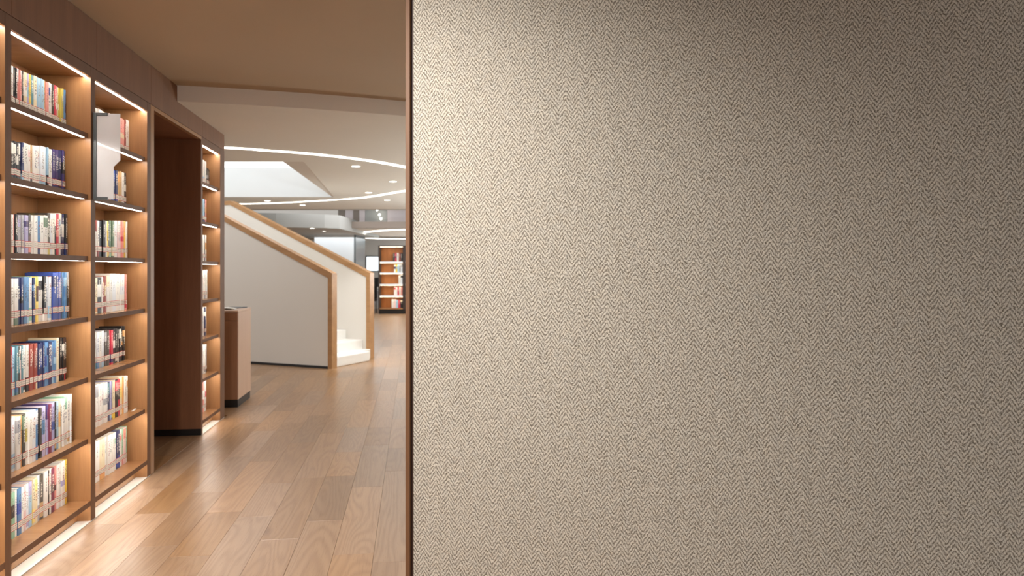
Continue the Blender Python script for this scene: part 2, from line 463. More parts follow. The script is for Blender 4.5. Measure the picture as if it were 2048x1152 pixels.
# circle through the three picked points, continued to the right behind the woven wall
(ax, ay), (bx, by), (cx, cy) = ep
D2 = 2 * (ax * (by - cy) + bx * (cy - ay) + cx * (ay - by))
ux = ((ax ** 2 + ay ** 2) * (by - cy) + (bx ** 2 + by ** 2) * (cy - ay) + (cx ** 2 + cy ** 2) * (ay - by)) / D2
uy = ((ax ** 2 + ay ** 2) * (cx - bx) + (bx ** 2 + by ** 2) * (ax - cx) + (cx ** 2 + cy ** 2) * (bx - ax)) / D2
Rr = math.hypot(ax - ux, ay - uy)
a0 = math.atan2(ay - uy, ax - ux); a2 = math.atan2(cy - uy, cx - ux)
curve = []
for i in range(-6, 40):
    a = a0 + (a2 - a0) * i / 14; curve.append(cw(ux + Rr * math.cos(a), uy + Rr * math.sin(a)))
curve = [p for p in curve if -2.6 < p.x < 4.5]
NEAR_Y = -3.5
A = [Vector((p.x, p.y, Z_CEIL)) for p in curve]; B = [Vector((p.x, NEAR_Y, Z_CEIL)) for p in curve]
mb = MB().strip(A, B)
o = struct(mb.obj('ceiling', MT['near_ceiling'])); sm = o.modifiers.new('thick', 'SOLIDIFY'); sm.thickness = .05; sm.offset = -1
if o.data.polygons[0].normal.z > 0: o.data.flip_normals()
mb = MB().strip(A, [Vector((p.x, p.y, Z_LOW)) for p in A])
struct(mb.obj('trim_1', MT['fascia']))

# lower ceiling with the roof-light opening: outer rim minus a quadrilateral
GC = [cw(-12, 16.4), cw(9, 16.4)]
op_near, op_far = 9.22, 13.66
hole = [cw(-8.2, op_near), cw(-2.56, op_near), cw(-3.24, op_far), cw(-8.2, op_far)]
near = [Vector((p.x, p.y, 0)) for p in curve]
bm = bmesh.new()
outer = [Vector((-13, near[0].y - .6, 0))] + near + [Vector((9, near[-1].y, 0)), GC[1], GC[0]]
vo = [bm.verts.new((p.x, p.y, Z_LOW)) for p in outer]; vh = [bm.verts.new((p.x, p.y, Z_LOW)) for p in hole]
es = [bm.edges.new((vo[i], vo[(i + 1) % len(vo)])) for i in range(len(vo))] + [bm.edges.new((vh[i], vh[(i + 1) % 4])) for i in range(4)]
bmesh.ops.triangle_fill(bm, edges=es, use_beauty=True)
# drop the triangles inside the hole
hx = [(p.x, p.y) for p in hole]


def inside(pt, poly):
    c = False; j = len(poly) - 1
    for i in range(len(poly)):
        if (poly[i][1] > pt[1]) != (poly[j][1] > pt[1]) and pt[0] < (poly[j][0] - poly[i][0]) * (pt[1] - poly[i][1]) / (poly[j][1] - poly[i][1]) + poly[i][0]: c = not c
        j = i
    return c


kill = [f for f in bm.faces if inside(f.calc_center_median()[:2], hx)]
bmesh.ops.delete(bm, geom=kill, context='FACES')
for f in bm.faces:
    f.normal_update()
    if f.normal.z > 0: f.normal_flip()
me = bpy.data.meshes.new('ceiling_hall'); bm.to_mesh(me); bm.free()
c2 = struct(link('ceiling', me, MT['ceiling']))
# far edge of the lower ceiling, a shallow downstand
mb = MB(); e0, e1 = cw(-12, 16.4), cw(9, 16.4); e2, e3 = cw(9, 16.6), cw(-12, 16.6)
mb.prism([(p.x, p.y) for p in (e0, e1, e2, e3)], Z_LOW - .004, Z_LOW + .3, 'z')
struct(mb.obj('trim_2', MT['grey']))

# roof-light well over the stair
ZT = 3.31
well = struct(MB().strip([cw(-8.2, op_far, Z_LOW), cw(-3.24, op_far, Z_LOW)], [cw(-8.2, op_far, ZT), cw(-3.24, op_far, ZT)]).obj('trim_3', MT['pillar']))
mb = MB().strip([cw(-8.2, op_near, Z_LOW), cw(-2.56, op_near, Z_LOW)], [cw(-8.2, op_near, ZT), cw(-2.56, op_near, ZT)])
mb.strip([cw(-8.2, op_near, Z_LOW), cw(-8.2, op_far, Z_LOW)], [cw(-8.2, op_near, ZT), cw(-8.2, op_far, ZT)])
mb.strip([cw(-2.56, op_near, Z_LOW), cw(-3.24, op_far, Z_LOW)], [cw(-2.86, op_near, Z_LOW + .035), cw(-3.29, op_far, Z_LOW + .012)])
mb.strip([cw(-2.86, op_near, Z_LOW + .035), cw(-3.29, op_far, Z_LOW + .012)], [cw(-2.86, op_near, ZT), cw(-3.30, op_far, ZT)])
mb.obj('well_side', MT['white'], well)
MB().strip([cw(-8.2, op_near, ZT), cw(-2.9, op_near, ZT)], [cw(-8.2, op_far, ZT), cw(-3.24, op_far, ZT)]).obj('skylight_pane', MT['sky_pane'], well)

# ------------------------------------------------------------------ setting: walls
struct(box('wall_left', MT['white'], (-2.82, -2.70, -3.5, 7.66, 0, 3.2)))
p0, p1 = cw(-13, 28), cw(10, 28)
dirv = (p1 - p0).normalized(); nrm = Vector((-dirv.y, dirv.x, 0))
mb = MB().prism([(q.x, q.y) for q in (p0, p1, p1 + nrm * .2, p0 + nrm * .2)], 0, 4.2, 'z')
struct(mb.obj('wall_far', MT['white']))
q0, q1 = cw(-12.2, 8.4), cw(-12.2, 28)
mb = MB().prism([(q.x, q.y) for q in (q0, q1, cw(-12.4, 28), cw(-12.4, 8.4))], 0, 4.2, 'z')
struct(mb.obj('wall_hall_left', MT['white']))

# woven wall: a free end wall turned a little towards the bookcases, oak trim on its free edge
WA = math.radians(16)
wl = bpy.data.objects.new('wall_right', None); COL.objects.link(wl)
org = cw((823 - 1024) / F * 3.30, 3.30); wl.location = org; wl.rotation_euler = (0, 0, -YAW - WA)
struct(wl)
# local: x to the right along the wall, y away from the camera
wsk = box('woven_panel', MT['weave'], (.010, 4.4, 0, .12, 0, Z_CEIL - .004), wl)
core = box('wall_core', MT['white'], (.02, 4.4, .121, .2, 0, Z_CEIL - .004), wl)
tr = bpy.data.objects.new('trim_4', None); COL.objects.link(tr); tr.location = org; tr.rotation_euler = wl.rotation_euler; struct(tr)
box('edge_strip', MT['trim'], (-.024, -.003, -.012, .205, 0, Z_CEIL - .004), tr, .0015)
box('shadow_gap', wood('groove_stain', (66, 42, 30), (50, 32, 24), .6), (-.003, .0095, .004, .2, 0, Z_CEIL - .004), tr)

# ------------------------------------------------------------------ bookcases
ZB_BOT, ZB_TOP = .0888, .119                    # bottom board
SHELF_Z = [.449, .8037, 1.1526, 1.502, 1.857, 2.2106]; ST = .028
Z_TOPU, Z_TOPO = 2.565, 2.624                   # top board
CASE_D = .285
SETB = .016
fy = lambda u: facade_y(u, FX)
U1a, U1b = fy(10.4), fy(22.6); U2a, U2b = fy(182), fy(190.6); U3a, U3b = fy(294.6), fy(301)
P_a, P_b = fy(308), fy(403); F_a, F_b = fy(403), fy(449)
mid1, mid2 = (U1a + U1b) / 2, (U2a + U2b) / 2
print('bays', U1b, U2a, U2b, U3a, U3b, P_a, P_b, F_a, F_b)


def bookcase(label, y0, y1, tl, tr_, shelves=SHELF_Z):
    """a bay: parts in local axes, x along the wall (to the right in the photo), y into the wall"""
    t = thing('bookcase', label, 'bookcase', (FX, y0, 0), math.pi / 2, 'lit wooden bookcase bays along the left wall')
    w = y1 - y0 - .0008
    for a, b_ in ((0, tl), (w - tr_, w)):
        p = box('side_panel', MT['wood_v'], (a, b_, .0012, CASE_D + .015, 0, Z_TOPO), t)
        box('shaded_edge_band', MT['edge'], (a, b_, 0, .0011, 0, Z_TOPO), p)
    i0, i1 = tl + .0005, w - tr_ - .0005
    box('back_panel', MT['wood_v'], (i0, i1, CASE_D, CASE_D + .015, .02, Z_TOPO), t)
    b = box('top_board', MT['wood_h'], (i0, i1, .002, CASE_D - .0005, Z_TOPU, Z_TOPO), t, .001)
    box('shaded_edge_band', MT['edge'], (i0, i1, .0008, .0018, Z_TOPU, Z_TOPO), b)
    box('led_strip', MT['led'], (i0 + .006, i1 - .006, .022, .037, Z_TOPU - .0012, Z_TOPU + .001), b)
    for z in shelves:
        b = box('shelf', MT['wood_h'], (i0, i1, SETB + .0012, CASE_D - .0005, z, z + ST), t)
        box('shaded_edge_band', MT['edge'], (i0, i1, SETB, SETB + .0011, z, z + ST), b)
        box('led_strip', MT['led'], (i0 + .006, i1 - .030, SETB + .008, SETB + .023, z - .0006, z + .001), b)
    b = box('bottom_board', MT['wood_h'], (i0, i1, .002, CASE_D - .0005, ZB_BOT, ZB_TOP), t, .001)
    box('shaded_edge_band', MT['edge'], (i0, i1, .0008, .0018, ZB_BOT, ZB_TOP), b)
    box('led_strip', MT['led_plinth'], (i0 + .006, i1 - .006, .020, .036, ZB_BOT - .0006, ZB_BOT + .001), b)
    box('plinth', MT['wood_h'], (i0, i1, .072, .09, .006, ZB_BOT - .0005), t)
    return t


Y00 = U1a - .92
bookcase('wooden bookcase bay cut off by the left picture edge', Y00 - .03, mid1, .03, mid1 - U1a)
bookcase('largest wooden bookcase bay, second from the left, filled with paperbacks', mid1, mid2, U1b - mid1, U2a - mid2 + (mid2 - U2a) * 2)
bookcase('wooden bookcase bay behind the white blade sign', mid2, U3b, U2b - mid2, U3b - U3a)
far_w = .022
bookcase('narrow wooden bookcase bay beyond the dark recess, beside the cabinet', F_a, F_b, fy(405.3) - F_a, F_b - fy(440.5))

# white stone inlay in the floor under the plinth lamps
st = struct(bpy.data.objects.new('trim_5', None)); COL.objects.link(st)
for (a, b) in ((Y00, mid1), (mid1, mid2), (mid2, U3b), (F_a, F_b)):
    box('stone_strip', MT['stone'], (FX - .074, FX + .002, a, b - .002, -.012, .002), st)

# cornice boards above, each board its own
co = struct(bpy.data.objects.new('trim_6', None)); COL.objects.link(co)
seams = [Y00 - .1, fy(24), fy(194), fy(302.5), fy(405), F_b]
for a, b in zip(seams[:-1], seams[1:]):
    box('cornice_board', MT['cornice'], (FX - .30, FX - .001, a + .0012, b - .0012, Z_TOPO + .004, Z_CEIL - .003), co, .001)
# recess between the bays: frame, jambs, soffit, dark back
rc = struct(bpy.data.objects.new('wall_recess', None)); COL.objects.link(rc)
RZ = 2.597
box('frame_post', MT['wood_v'], (FX - .035, FX + .001, U3b + .001, P_a, 0, Z_TOPO), rc, .0015)
box('frame_head', MT['wood_v'], (FX - .035, FX + .001, P_a + .0005, P_b - .0005, RZ, Z_TOPO), rc, .0015)
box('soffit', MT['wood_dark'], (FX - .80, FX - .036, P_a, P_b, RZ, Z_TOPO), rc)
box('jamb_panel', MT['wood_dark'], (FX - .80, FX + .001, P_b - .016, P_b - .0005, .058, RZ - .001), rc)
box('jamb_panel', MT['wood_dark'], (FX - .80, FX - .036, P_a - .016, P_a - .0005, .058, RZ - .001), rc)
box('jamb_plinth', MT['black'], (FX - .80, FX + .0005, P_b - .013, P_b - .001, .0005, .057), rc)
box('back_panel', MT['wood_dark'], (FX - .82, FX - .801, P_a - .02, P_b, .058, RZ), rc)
box('back_plinth', MT['black'], (FX - .81, FX - .795, P_a - .02, P_b - .02, .0005, .057), rc)

# ------------------------------------------------------------------ books
PAL = dict(W=(232, 229, 222), w=(224, 228, 232), C=(232, 218, 184), B=(164, 200, 222), S=(92, 138, 184), U=(58, 84, 164), N=(38, 48, 92),
           K=(30, 29, 32), D=(74, 68, 62), G=(168, 168, 172), R=(206, 62, 82), P=(226, 150, 140), p=(236, 208, 206), Y=(234, 200, 70), y=(240, 220, 132),
           O=(226, 168, 104), T=(92, 140, 152), M=(150, 70, 58), m=(122, 50, 76), L=(174, 168, 206), V=(66, 56, 110), g=(150, 196, 166), o=(206, 190, 92), t=(196, 164, 116), E=(104, 128, 106))
NAMES = dict(W='white', w='bluish white', C='cream', B='pale blue', S='steel blue', U='royal blue', N='navy blue', K='black', D='dark grey-brown', G='grey',
             R='red', P='salmon pink', p='blush pink', Y='yellow', y='pale yellow', O='orange', T='teal', M='brick red', m='plum', L='lavender', V='dark purple',
             g='mint green', o='olive yellow', t='tan', E='sage green')
ORD = ['first', 'second', 'third', 'fourth', 'fifth', 'sixth', 'seventh', 'eighth', 'ninth', 'tenth', 'eleventh', 'twelfth', 'thirteenth', 'fourteenth', 'fifteenth', 'sixteenth',
       'seventeenth', 'eighteenth', 'nineteenth', 'twentieth', 'twenty-first', 'twenty-second', 'twenty-third', 'twenty-fourth', 'twenty-fifth', 'twenty-sixth', 'twenty-seventh', 'twenty-eighth', 'twenty-ninth', 'thirtieth']
brnd = random.Random(3)


def book(loc, w, h, d, key, label, group, rz=math.pi / 2, second=None, sticker=True, big=False, parts=True, lean=0):
    """one book: cover (spine and two boards), page block, call-number sticker. local: x thickness, y depth (0 = spine), z height"""
    b = .0014
    mb = MB()
    r = min(.003, w * .25)
    sec = [(-w / 2, d), (-w / 2, r), (-w / 2 + r * .4, r * .3), (-w / 2 + r, 0), (w / 2 - r, 0), (w / 2 - r * .4, r * .3), (w / 2, r), (w / 2, d),
           (w / 2 - b, d), (w / 2 - b, .003), (-w / 2 + b, .003), (-w / 2 + b, d)]
    if not parts: sec = sec[:8]
    mb.prism(sec, 0, h, 'z')
    o = mb.obj('book', MT['cover']); o.location = loc; o.rotation_euler = (lean, 0, rz)
    tag(o, label, 'book', group)
    c = s2l(PAL[key]); j = brnd.uniform(.9, 1.08); o.color = (*[min(.9, v * j) for v in c], 1)
    lum = sum(c) / 3
    if second is None: second = brnd.choice('WKNRCBGP') if brnd.random() < .35 else key
    o['band'] = [float(v) for v in s2l(PAL[second])]
    lo = h * brnd.choice((0, .05, .45, .7)); hi = lo + h * brnd.uniform(.12, .35)
    gsz = max(.007, min(.016, w * .62)) * (1.25 if big else 1)
    o['print'] = [lo, hi, gsz] if second != key else [-1.0, -1.0, gsz]
    inkc = (235, 230, 216) if lum < .25 else brnd.choice(((44, 44, 48), (60, 70, 100), (130, 110, 90), (150, 60, 60)))
    o['ink'] = [float(v) for v in s2l(inkc)]
    dense = .52 if lum < .25 else .34
    o['run'] = [h * brnd.uniform(.42, .6), h * brnd.uniform(.82, .94), dense]
    if parts:
        box('page_block', MT['page'], (-w / 2 + b + .0002, w / 2 - b - .0002, .0032, d - .004, .003, h - .0035), o)
        if sticker:
            zc = .052 + brnd.uniform(-.002, .002)
            lb = box('call_label', MT['label'], (-w / 2 + .0006, w / 2 - .0006, -.0007, .0015, -.0165, .0165), o); lb.location = (0, 0, zc)
    return o


BAYN = {1: 'largest bay', 2: 'bay behind sign', 3: 'narrow far bay'}
SHN = ['top shelf', 'second shelf from top', 'third shelf from top', 'middle shelf', 'third shelf from bottom', 'second shelf from bottom', 'bottom shelf']
ztops = [z + ST for z in reversed(SHELF_Z)] + [ZB_TOP]
print('ztops', ztops)


def fill(bay, shelf, uL, uR, spec, tops, setback=.11):
    """spec: (key, weight[, second]) left to right; tops: (first index, (u,v) left, (u,v) right) top line of a run of books"""
    X = FX - setback
    ya, yb = facade_y(uL, X), facade_y(uR, X)
    tot = sum(s[1] for s in spec); y = ya; z0 = ztops[shelf] + .0004
    n = len(spec)
    for i, s in enumerate(spec):
        w = (yb - ya) * s[1] / tot
        seg = [q for q in tops if q[0] <= i][-1]
        (u0, v0), (u1, v1) = seg[1], seg[2]
        pa = (X, facade_y(u0, X)); pb = (X, facade_y(u1, X))
        h0, h1 = z_at(v0, pa) - z0, z_at(v1, pb) - z0
        k = 0 if abs(pb[1] - pa[1]) < 1e-4 else min(1, max(0, (y + w / 2 - pa[1]) / (pb[1] - pa[1])))
        h = min(.304, h0 + (h1 - h0) * k + brnd.uniform(-.004, .003))
        dpt = min(brnd.uniform(.138, .158), CASE_D - setback - .010)
        sb = brnd.uniform(-.004, .006)
        nm = NAMES[s[0]]
        if len(s) > 2 and s[2] != s[0]: nm += ' and ' + NAMES[s[2]]
        lab = '%s paperback, %s from left, %s, %s' % (nm, ORD[i], SHN[shelf], BAYN[bay])
        book((X - sb, y + w / 2, z0), w - .0012, h, dpt, s[0], lab, 'paperbacks on the %s of the %s' % (SHN[shelf], BAYN[bay]), second=s[2] if len(s) > 2 else None, big=len(s) > 3)
        y += w


def SP(txt):
    out = []
    for tok in txt.split():
        k = tok.split(':')[0]; w = float(tok.split(':')[1])
        out.append((k[0], w, k[1]) if len(k) > 1 else (k, w))
    return out


fill(1, 0, 22, 132, SP('WW:35 KW:25 KW:30 Pw:35 P:25 pP:30 D:18 CW:50 LB:25 YW:40 TB:40 CW:45 BB:60 BB:60 OC:40 PR:50 WU:40 WW:25 DK:35 RW:30 RW:30 Wo:20 oC:30 oo:30 oC:25 SB:22 SN:26'), [(0, (22, 130), (132, 181))], .12)
fill(1, 1, 22, 132, SP('KW:45 KW:40 KW:40 KW:40 NB:35 BW:20 WW:70 Wp:36 tD:40 WW:80 Ww:45 wB:90 BK:30 BK:30 WW:35 WW:50 VN:40 VV:40 VN:45 NK:50 VK:40 KV:40'), [(0, (22, 281), (132, 303))], .115)
fill(1, 2, 22, 137, SP('WC:35 PP:20 KK:30 KW:30 GL:45 Gw:40 LV:50 DP:40 WW:60 WW:54 SN:45 WW:60 WE:60 Do:45 wW:40 WW:40 KW:30 RP:35 WB:35 NW:45 NW:45 KN:35 KW:32'), [(0, (22, 428), (88, 431)), (13, (95, 425), (137, 429))], .115)
fill(1, 3, 22, 140, SP('WW:40 WE:60 NN:35 NK:35 RP:20 SS:45 SB:30 Wg:40 gg:20 NS:35 yY:30 yD:22 WK:80 KW:45 wW:40 wB:40 PR:20 UN:80 UU:40 UL:35 Dt:35 SS:35 SB:35 KG:30 KG:35'), [(0, (22, 557), (82, 553)), (17, (95, 545), (140, 544))], .088)
fill(1, 4, 22, 135, SP('RR:16 BB:50 TS:35 DT:30 pD:25 TT:30 WK:45 WK:45 MM:40 MM:35 MM:30 MC:35 NN:40 NU:35 NN:30 SU:35 SN:30 NN:35 NU:40 SB:35 SB:40 CC:40 WC:24 KK:45 KW:30 KR:30 KK:35'), [(0, (22, 695), (108, 682)), (21, (112, 677), (134, 674))], .10)
fill(1, 5, 22, 143, SP('wB:60 WG:60 OO:40 DE:40 Wo:30 WW:50 wW:50 Sw:30 NK:30 DK:30 LS:50 WW:30 LV:30 mm:40 LU:50 Kt:25 BB:50 CO:25 WW:36 WW:34 Wg:50 Wt:40 Ww:25'), [(0, (22, 838), (115, 802)), (20, (130, 789), (143, 788))], .068)
fill(1, 6, 22, 135, SP('gK:50 WW:25 SU:45 WW:30 pW:30 wL:40 BL:40 Cy:35 Cy:35 wG:40 Dt:50 WW:50 DM:15 WW:30 mK:45 PK:40 WW:30 WW:30 WL:50 Yy:25 yy:20'), [(0, (25, 985), (134, 918))], .12)
fill(2, 0, 190.6, 258, SP('WG:40 WL:40 WW:40 CC:40 SB:30 WR:40 TB:40 Wt:40 BG:40 PC:45 PC:40 MC:22 WW:45'), [(0, (190, 216), (258, 242))], .12)
fill(2, 1, 190.6, 254, SP('WW:40 CC:40 Kt:40 WW:40 SB:40 RP:40 NU:32 NU:32 NU:32 tO:38 tt:34 WW:40 KW:40'), [(0, (190, 330), (254, 347))], .115)
fill(2, 2, 190.6, 257, SP('BG:20 WM:36 WM:40 KK:60 KK:55 wW:30 yY:35 NO:38 Eg:50 EC:44 Ww:45 ww:45 pW:45 pp:44 PR:50 YO:60 WW:34 WC:34'), [(0, (190, 441), (257, 443))], .115)
fill(2, 3, 190.6, 253, SP('CO:60 KW:90 WW:30 Mt:36 Mt:40 WC:60 WW:60 ww:100 WW:100 Ww:90 WY:36 PR:30'), [(0, (190, 557), (215, 552)), (6, (222, 548), (253, 548))], .09)
fill(2, 4, 190.6, 249, SP('WT:40 wS:44 WG:60 wB:50 DG:50 DD:50 RV:40 RV:50 KW:55 KW:50 KW:46 KW:46 KO:36 KO:36'), [(0, (191, 665), (242, 657)), (12, (243, 652), (249, 652))], .115)
fill(2, 5, 190.6, 256, SP('WG:60 WW:60 Ww:60 WG:60 NT:55 LB:35 Ny:14 CY:60 KR:55 RK:55 Cy:60 OO:25 WW:50 WO:42'), [(0, (191, 769), (226, 762)), (10, (236, 756), (255, 751))], .10)
fill(2, 6, 190.6, 255, SP('WW:90 CO:95 WW:44 WW:44 WW:44 WW:44 Wg:44 NU:40 NU:40 WP:40 gP:40 pP:50 gW:26'), [(0, (191, 884), (255, 852))], .12)
fill(3, 0, 405.6, 418.6, SP('WB:30 GK:20 WW:26 KG:30 DG:24'), [(0, (406, 320), (413, 324)), (3, (415, 337), (419, 339))], .10)
fill(3, 1, 405.6, 413.5, SP('BN:30 NU:20 PO:26'), [(0, (406, 397), (413, 400))], .10)
fill(3, 2, 405.6, 413.5, SP('WW:30 KN:24 WO:20'), [(0, (406, 470), (413, 470))], .10)
fill(3, 3, 405.6, 414.5, SP('WW:26 WG:24 pR:20 wW:20'), [(0, (406, 541), (414, 540))], .10)
fill(3, 4, 405.6, 413.5, SP('WW:26 NW:20 WG:20'), [(0, (406, 615), (413, 614))], .10)
fill(3, 5, 405.6, 413.5, SP('WW:26 WG:20 GK:20'), [(0, (406, 690), (413, 688))], .10)
fill(3, 6, 405.6, 413.5, SP('PW:20 WW:20 WR:20'), [(0, (406, 766), (413, 760))], .10)

# white strip of paper lying at the end of a row
pm = MB(); zz = ztops[5] + .0003
pts = [(0, 0), (.045, .0), (.075, .006), (.095, .020)]
pm.strip([Vector((0, a, b)) for a, b in pts], [Vector((.014, a, b)) for a, b in pts])
pb = pm.obj('paper_strip', MT['paper']); yend = facade_y(256, FX - .10)
pb.location = (FX - .085, yend + .004, zz)
s_ = pb.modifiers.new('thick', 'SOLIDIFY'); s_.thickness = .003; s_.offset = 1
tag(pb, 'white paper strip curling up at the end of a row of books', 'bookmark')

# ------------------------------------------------------------------ blade sign on the upright
yS = (U2a + U2b) / 2
sg = thing('blade_sign', 'blank white blade sign in a dark grey bracket on the bookcase upright', 'sign', (FX, yS, 0), 0)
pS = (FX, yS); zt, zb = z_at(225.5, pS), z_at(399.5, pS)
# local x points into the room
box('bracket', MT['steel'], (.001, .020, -.010, .010, zb, zt), sg, .001)
for z in (zb, zt - .016): box('bracket_arm', MT['steel'], (.0202, .080, -.010, .010, z, z + .016), sg, .001)
zn = zt - (320 - 225.5) / (399.5 - 225.5) * (zt - zb); zn2 = zt - (333 - 225.5) / (399.5 - 225.5) * (zt - zb)
mb = MB().prism([(.0205, zb + .0165), (.0805, zb + .0165), (.0805, zb + .004), (.112, zb + .004), (.112, zn2), (.149, zn), (.149, zt - .003), (.0805, zt - .003), (.0805, zt - .0165), (.0205, zt - .0165)], -.003, .003, 'y')
mb.obj('sign_panel', MT['acrylic'], sg, .0008)

# ------------------------------------------------------------------ cabinet beyond the bookcases
pc = ground(476, 815); pr = ground(497, 795)
ct = thing('cabinet', 'brown pedestal cabinet on a black plinth past the bookcases', 'cabinet', (pc.x, pc.y, 0), 0)
CH = z_at(621, pc); CL = (pr - pc).length
box('body', MT['cabinet_side'], (-.50, 0, .012, CL, .082, CH - .02), ct, .002)
box('plinth', MT['black'], (-.49, -.006, .014, CL - .01, 0, .081), ct)
box('top', MT['cabinet_side'], (-.505, 0, 0, CL, CH - .0195, CH), ct, .002)
box('door', MT['cabinet_front'], (-.498, -.004, -.004, .0115, .084, CH - .11), ct, .001)
box('drawer_front', MT['cabinet_front'], (-.498, -.004, -.004, .0115, CH - .106, CH - .024), ct, .001)
mg = thing('magazine', 'open white magazine lying on the brown cabinet', 'magazine', (pc.x - .24, pc.y + .17, CH + .0004), .15)
for sgn in (-1, 1):
    prof = [(0, .004), (.03 * sgn, .016), (.08 * sgn, .018), (.15 * sgn, .008), (.17 * sgn, .003)]
    m2 = MB().strip([Vector((a, 0, b)) for a, b in prof], [Vector((a, .24, b)) for a, b in prof])
    o2 = m2.obj('page', MT['paper'], mg); k = o2.modifiers.new('thick', 'SOLIDIFY'); k.thickness = .003; k.offset = -1
fd = tag(box('folder', MT['black'], (-.09, .09, -.12, .12, 0, .010)), 'black folder at the right end of the cabinet top', 'folder'); fd.location = (pc.x - .16, pc.y + .54, CH + .0004); fd.rotation_euler = (0, 0, -.3)

# ------------------------------------------------------------------ staircase
A_ = ground(660, 738); A_l = ground(498, 727.5)
e = (A_l - A_).normalized(); ang = math.atan2(e.y, e.x)
sc_ = thing('staircase', 'white walled staircase with oak handrail caps rising to the left', 'staircase', (A_.x, A_.y, 0), ang)
B_ = ground(740, 716)
rel = B_ - A_; bx_ = rel.dot(e); by_ = rel.dot(Vector((-e.y, e.x, 0)))
print('stair B local', bx_, by_)
SLP = .432; KX = 3.0; CAPH = .075


def balustrade(x0, ynear, yfar, zpost):
    zc = lambda x: zpost + SLP * min(max(0, x - x0), KX)
    body = [(x0 + CAPH, 0.0), (x0 + CAPH, zpost - CAPH * .9), (x0 + KX, zc(x0 + KX) - CAPH), (5.2, zc(9) - CAPH), (5.2, 0)]
    w = MB().prism(body, ynear - .012, yfar + .012, 'y').obj('balustrade_wall', MT['white'], sc_)
    cap = [(x0, 0.0), (x0, zpost), (x0 + .012, zpost + .006), (x0 + KX, zc(x0 + KX)), (5.2, zc(9)), (5.2, zc(9) - CAPH + .0005), (x0 + KX, zc(x0 + KX) - CAPH + .0005), (x0 + CAPH - .0005, zpost - CAPH * .9 + .001), (x0 + CAPH - .0005, 0)]
    MB().prism(cap, ynear, yfar, 'y').obj('handrail_cap', MT['rail'], sc_)
    return w


w1 = balustrade(-.035, 0.0, -.12, 1.40)
w2 = balustrade(bx_ - .04, by_ + .06, by_ - .06, 1.40)
box('baseboard', MT['black'], (.041, 5.2, .0, -.0115, 0, .035), sc_)
TR, RI = .33, .153
for i in range(9):
    x0 = .03 + TR * i
    y1 = by_ + .049 if i else by_ + .33
    if i: mb = MB().box(x0, x0 + TR + .03, y1, -.11, RI * i - (.02 if i else 0), RI * (i + 1))
    else: mb = MB().box(x0, bx_ - .045, y1, -.11, 0, RI).box(bx_ - .0445, x0 + TR + .03, by_ + .049, -.11, 0, RI)
    mb.obj('step', MT['step'], sc_, .012)
box('landing', MT['step'], (.03 + TR * 9, 5.2, by_ + .05, -.11, RI * 8.6, RI * 9.4), sc_)


# ------------------------------------------------------------------ ceiling light lines and downlights of the hall
def smooth_loop(pts, closed, k=8):
    out = []; n = len(pts)
    for i in range(n if closed else n - 1):
        g = lambda j: pts[j % n] if closed else pts[min(max(j, 0), n - 1)]
        p0, p1, p2, p3 = g(i - 1), g(i), g(i + 1), g(i + 2)
        for q in range(k):
            t = q / k
            out.append(tuple(.5 * ((2 * b) + (-a + c) * t + (2 * a - 5 * b + 4 * c - d) * t * t + (-a + 3 * b - 3 * c + d) * t ** 3) for a, b, c, d in zip(p0, p1, p2, p3)))
    if not closed: out.append(pts[-1])
    return out


def light_line(pts, z, width, closed, label):
    L = []; R = []; n = len(pts)
    for i, p in enumerate(pts):
        a = pts[(i - 1) % n] if closed or i > 0 else p; b = pts[(i + 1) % n] if closed or i < n - 1 else p
        tx, ty = b[0] - a[0], b[1] - a[1]; l = math.hypot(tx, ty); nx, ny = -ty / l, tx / l
        L.append(cw(p[0] + nx * width / 2, p[1] + ny * width / 2, z)); R.append(cw(p[0] - nx * width / 2, p[1] - ny * width / 2, z))
    if closed: L.append(L[0]); R.append(R[0])
    o = MB().strip(L, R).obj('light_line', MT['cove'])
    if o.data.polygons[0].normal.z > 0: o.data.flip_normals()
    s = o.modifiers.new('thick', 'SOLIDIFY'); s.thickness = .006; s.offset = -1
    return tag(o, label, 'ceiling light')


oval = edge_pts(Z_LOW, ((449.7, 294.6), (530, 300.0), (606.7, 305.8), (690, 314.4), (760, 324.2), (811, 334.0)))
far_ = edge_pts(Z_LOW, ((811, 381.2), (731.7, 394), (662, 399.7), (551, 405.8), (449.7, 407.4)))
right_ = [(-1.02, 10.45), (-.98, 11.2), (-1.25, 12.0)]
left_ = [(-7.6, 14.7), (-8.8, 13.2), (-8.8, 10.9), (-7.6, 8.9), (-5.9, 7.9), (-4.3, 7.80)]
light_line(smooth_loop(oval + right_ + far_ + left_, True, 6), Z_LOW - .0085, .08, True, 'long curved white light line forming an oval around the skylight')


def downlight(u, v, z, label, r=.055):
    p = edge_pts(z, ((u, v),))[0]
    t = thing('downlight', label, 'ceiling light', cw(p[0], p[1], z), 0, 'recessed downlights in the hall ceiling')
    n = 20; ring = MB(); c = [(math.cos(2 * math.pi * i / n), math.sin(2 * math.pi * i / n)) for i in range(n + 1)]
    ring.strip([(a * r * 1.18, b * r * 1.18, -.0005) for a, b in c], [(a * r * 1.12, b * r * 1.12, -.006) for a, b in c])
    ring.strip([(a * r * 1.12, b * r * 1.12, -.006) for a, b in c], [(a * r, b * r, -.004) for a, b in c])
    ring.obj('ring', MT['white'], t)
    lens = MB(); lens.v = [(a * r, b * r, -.004) for a, b in c[:-1]]; lens.f = [tuple(range(n - 1, -1, -1))]
    lens.obj('lens', MT['lampdisc'], t)


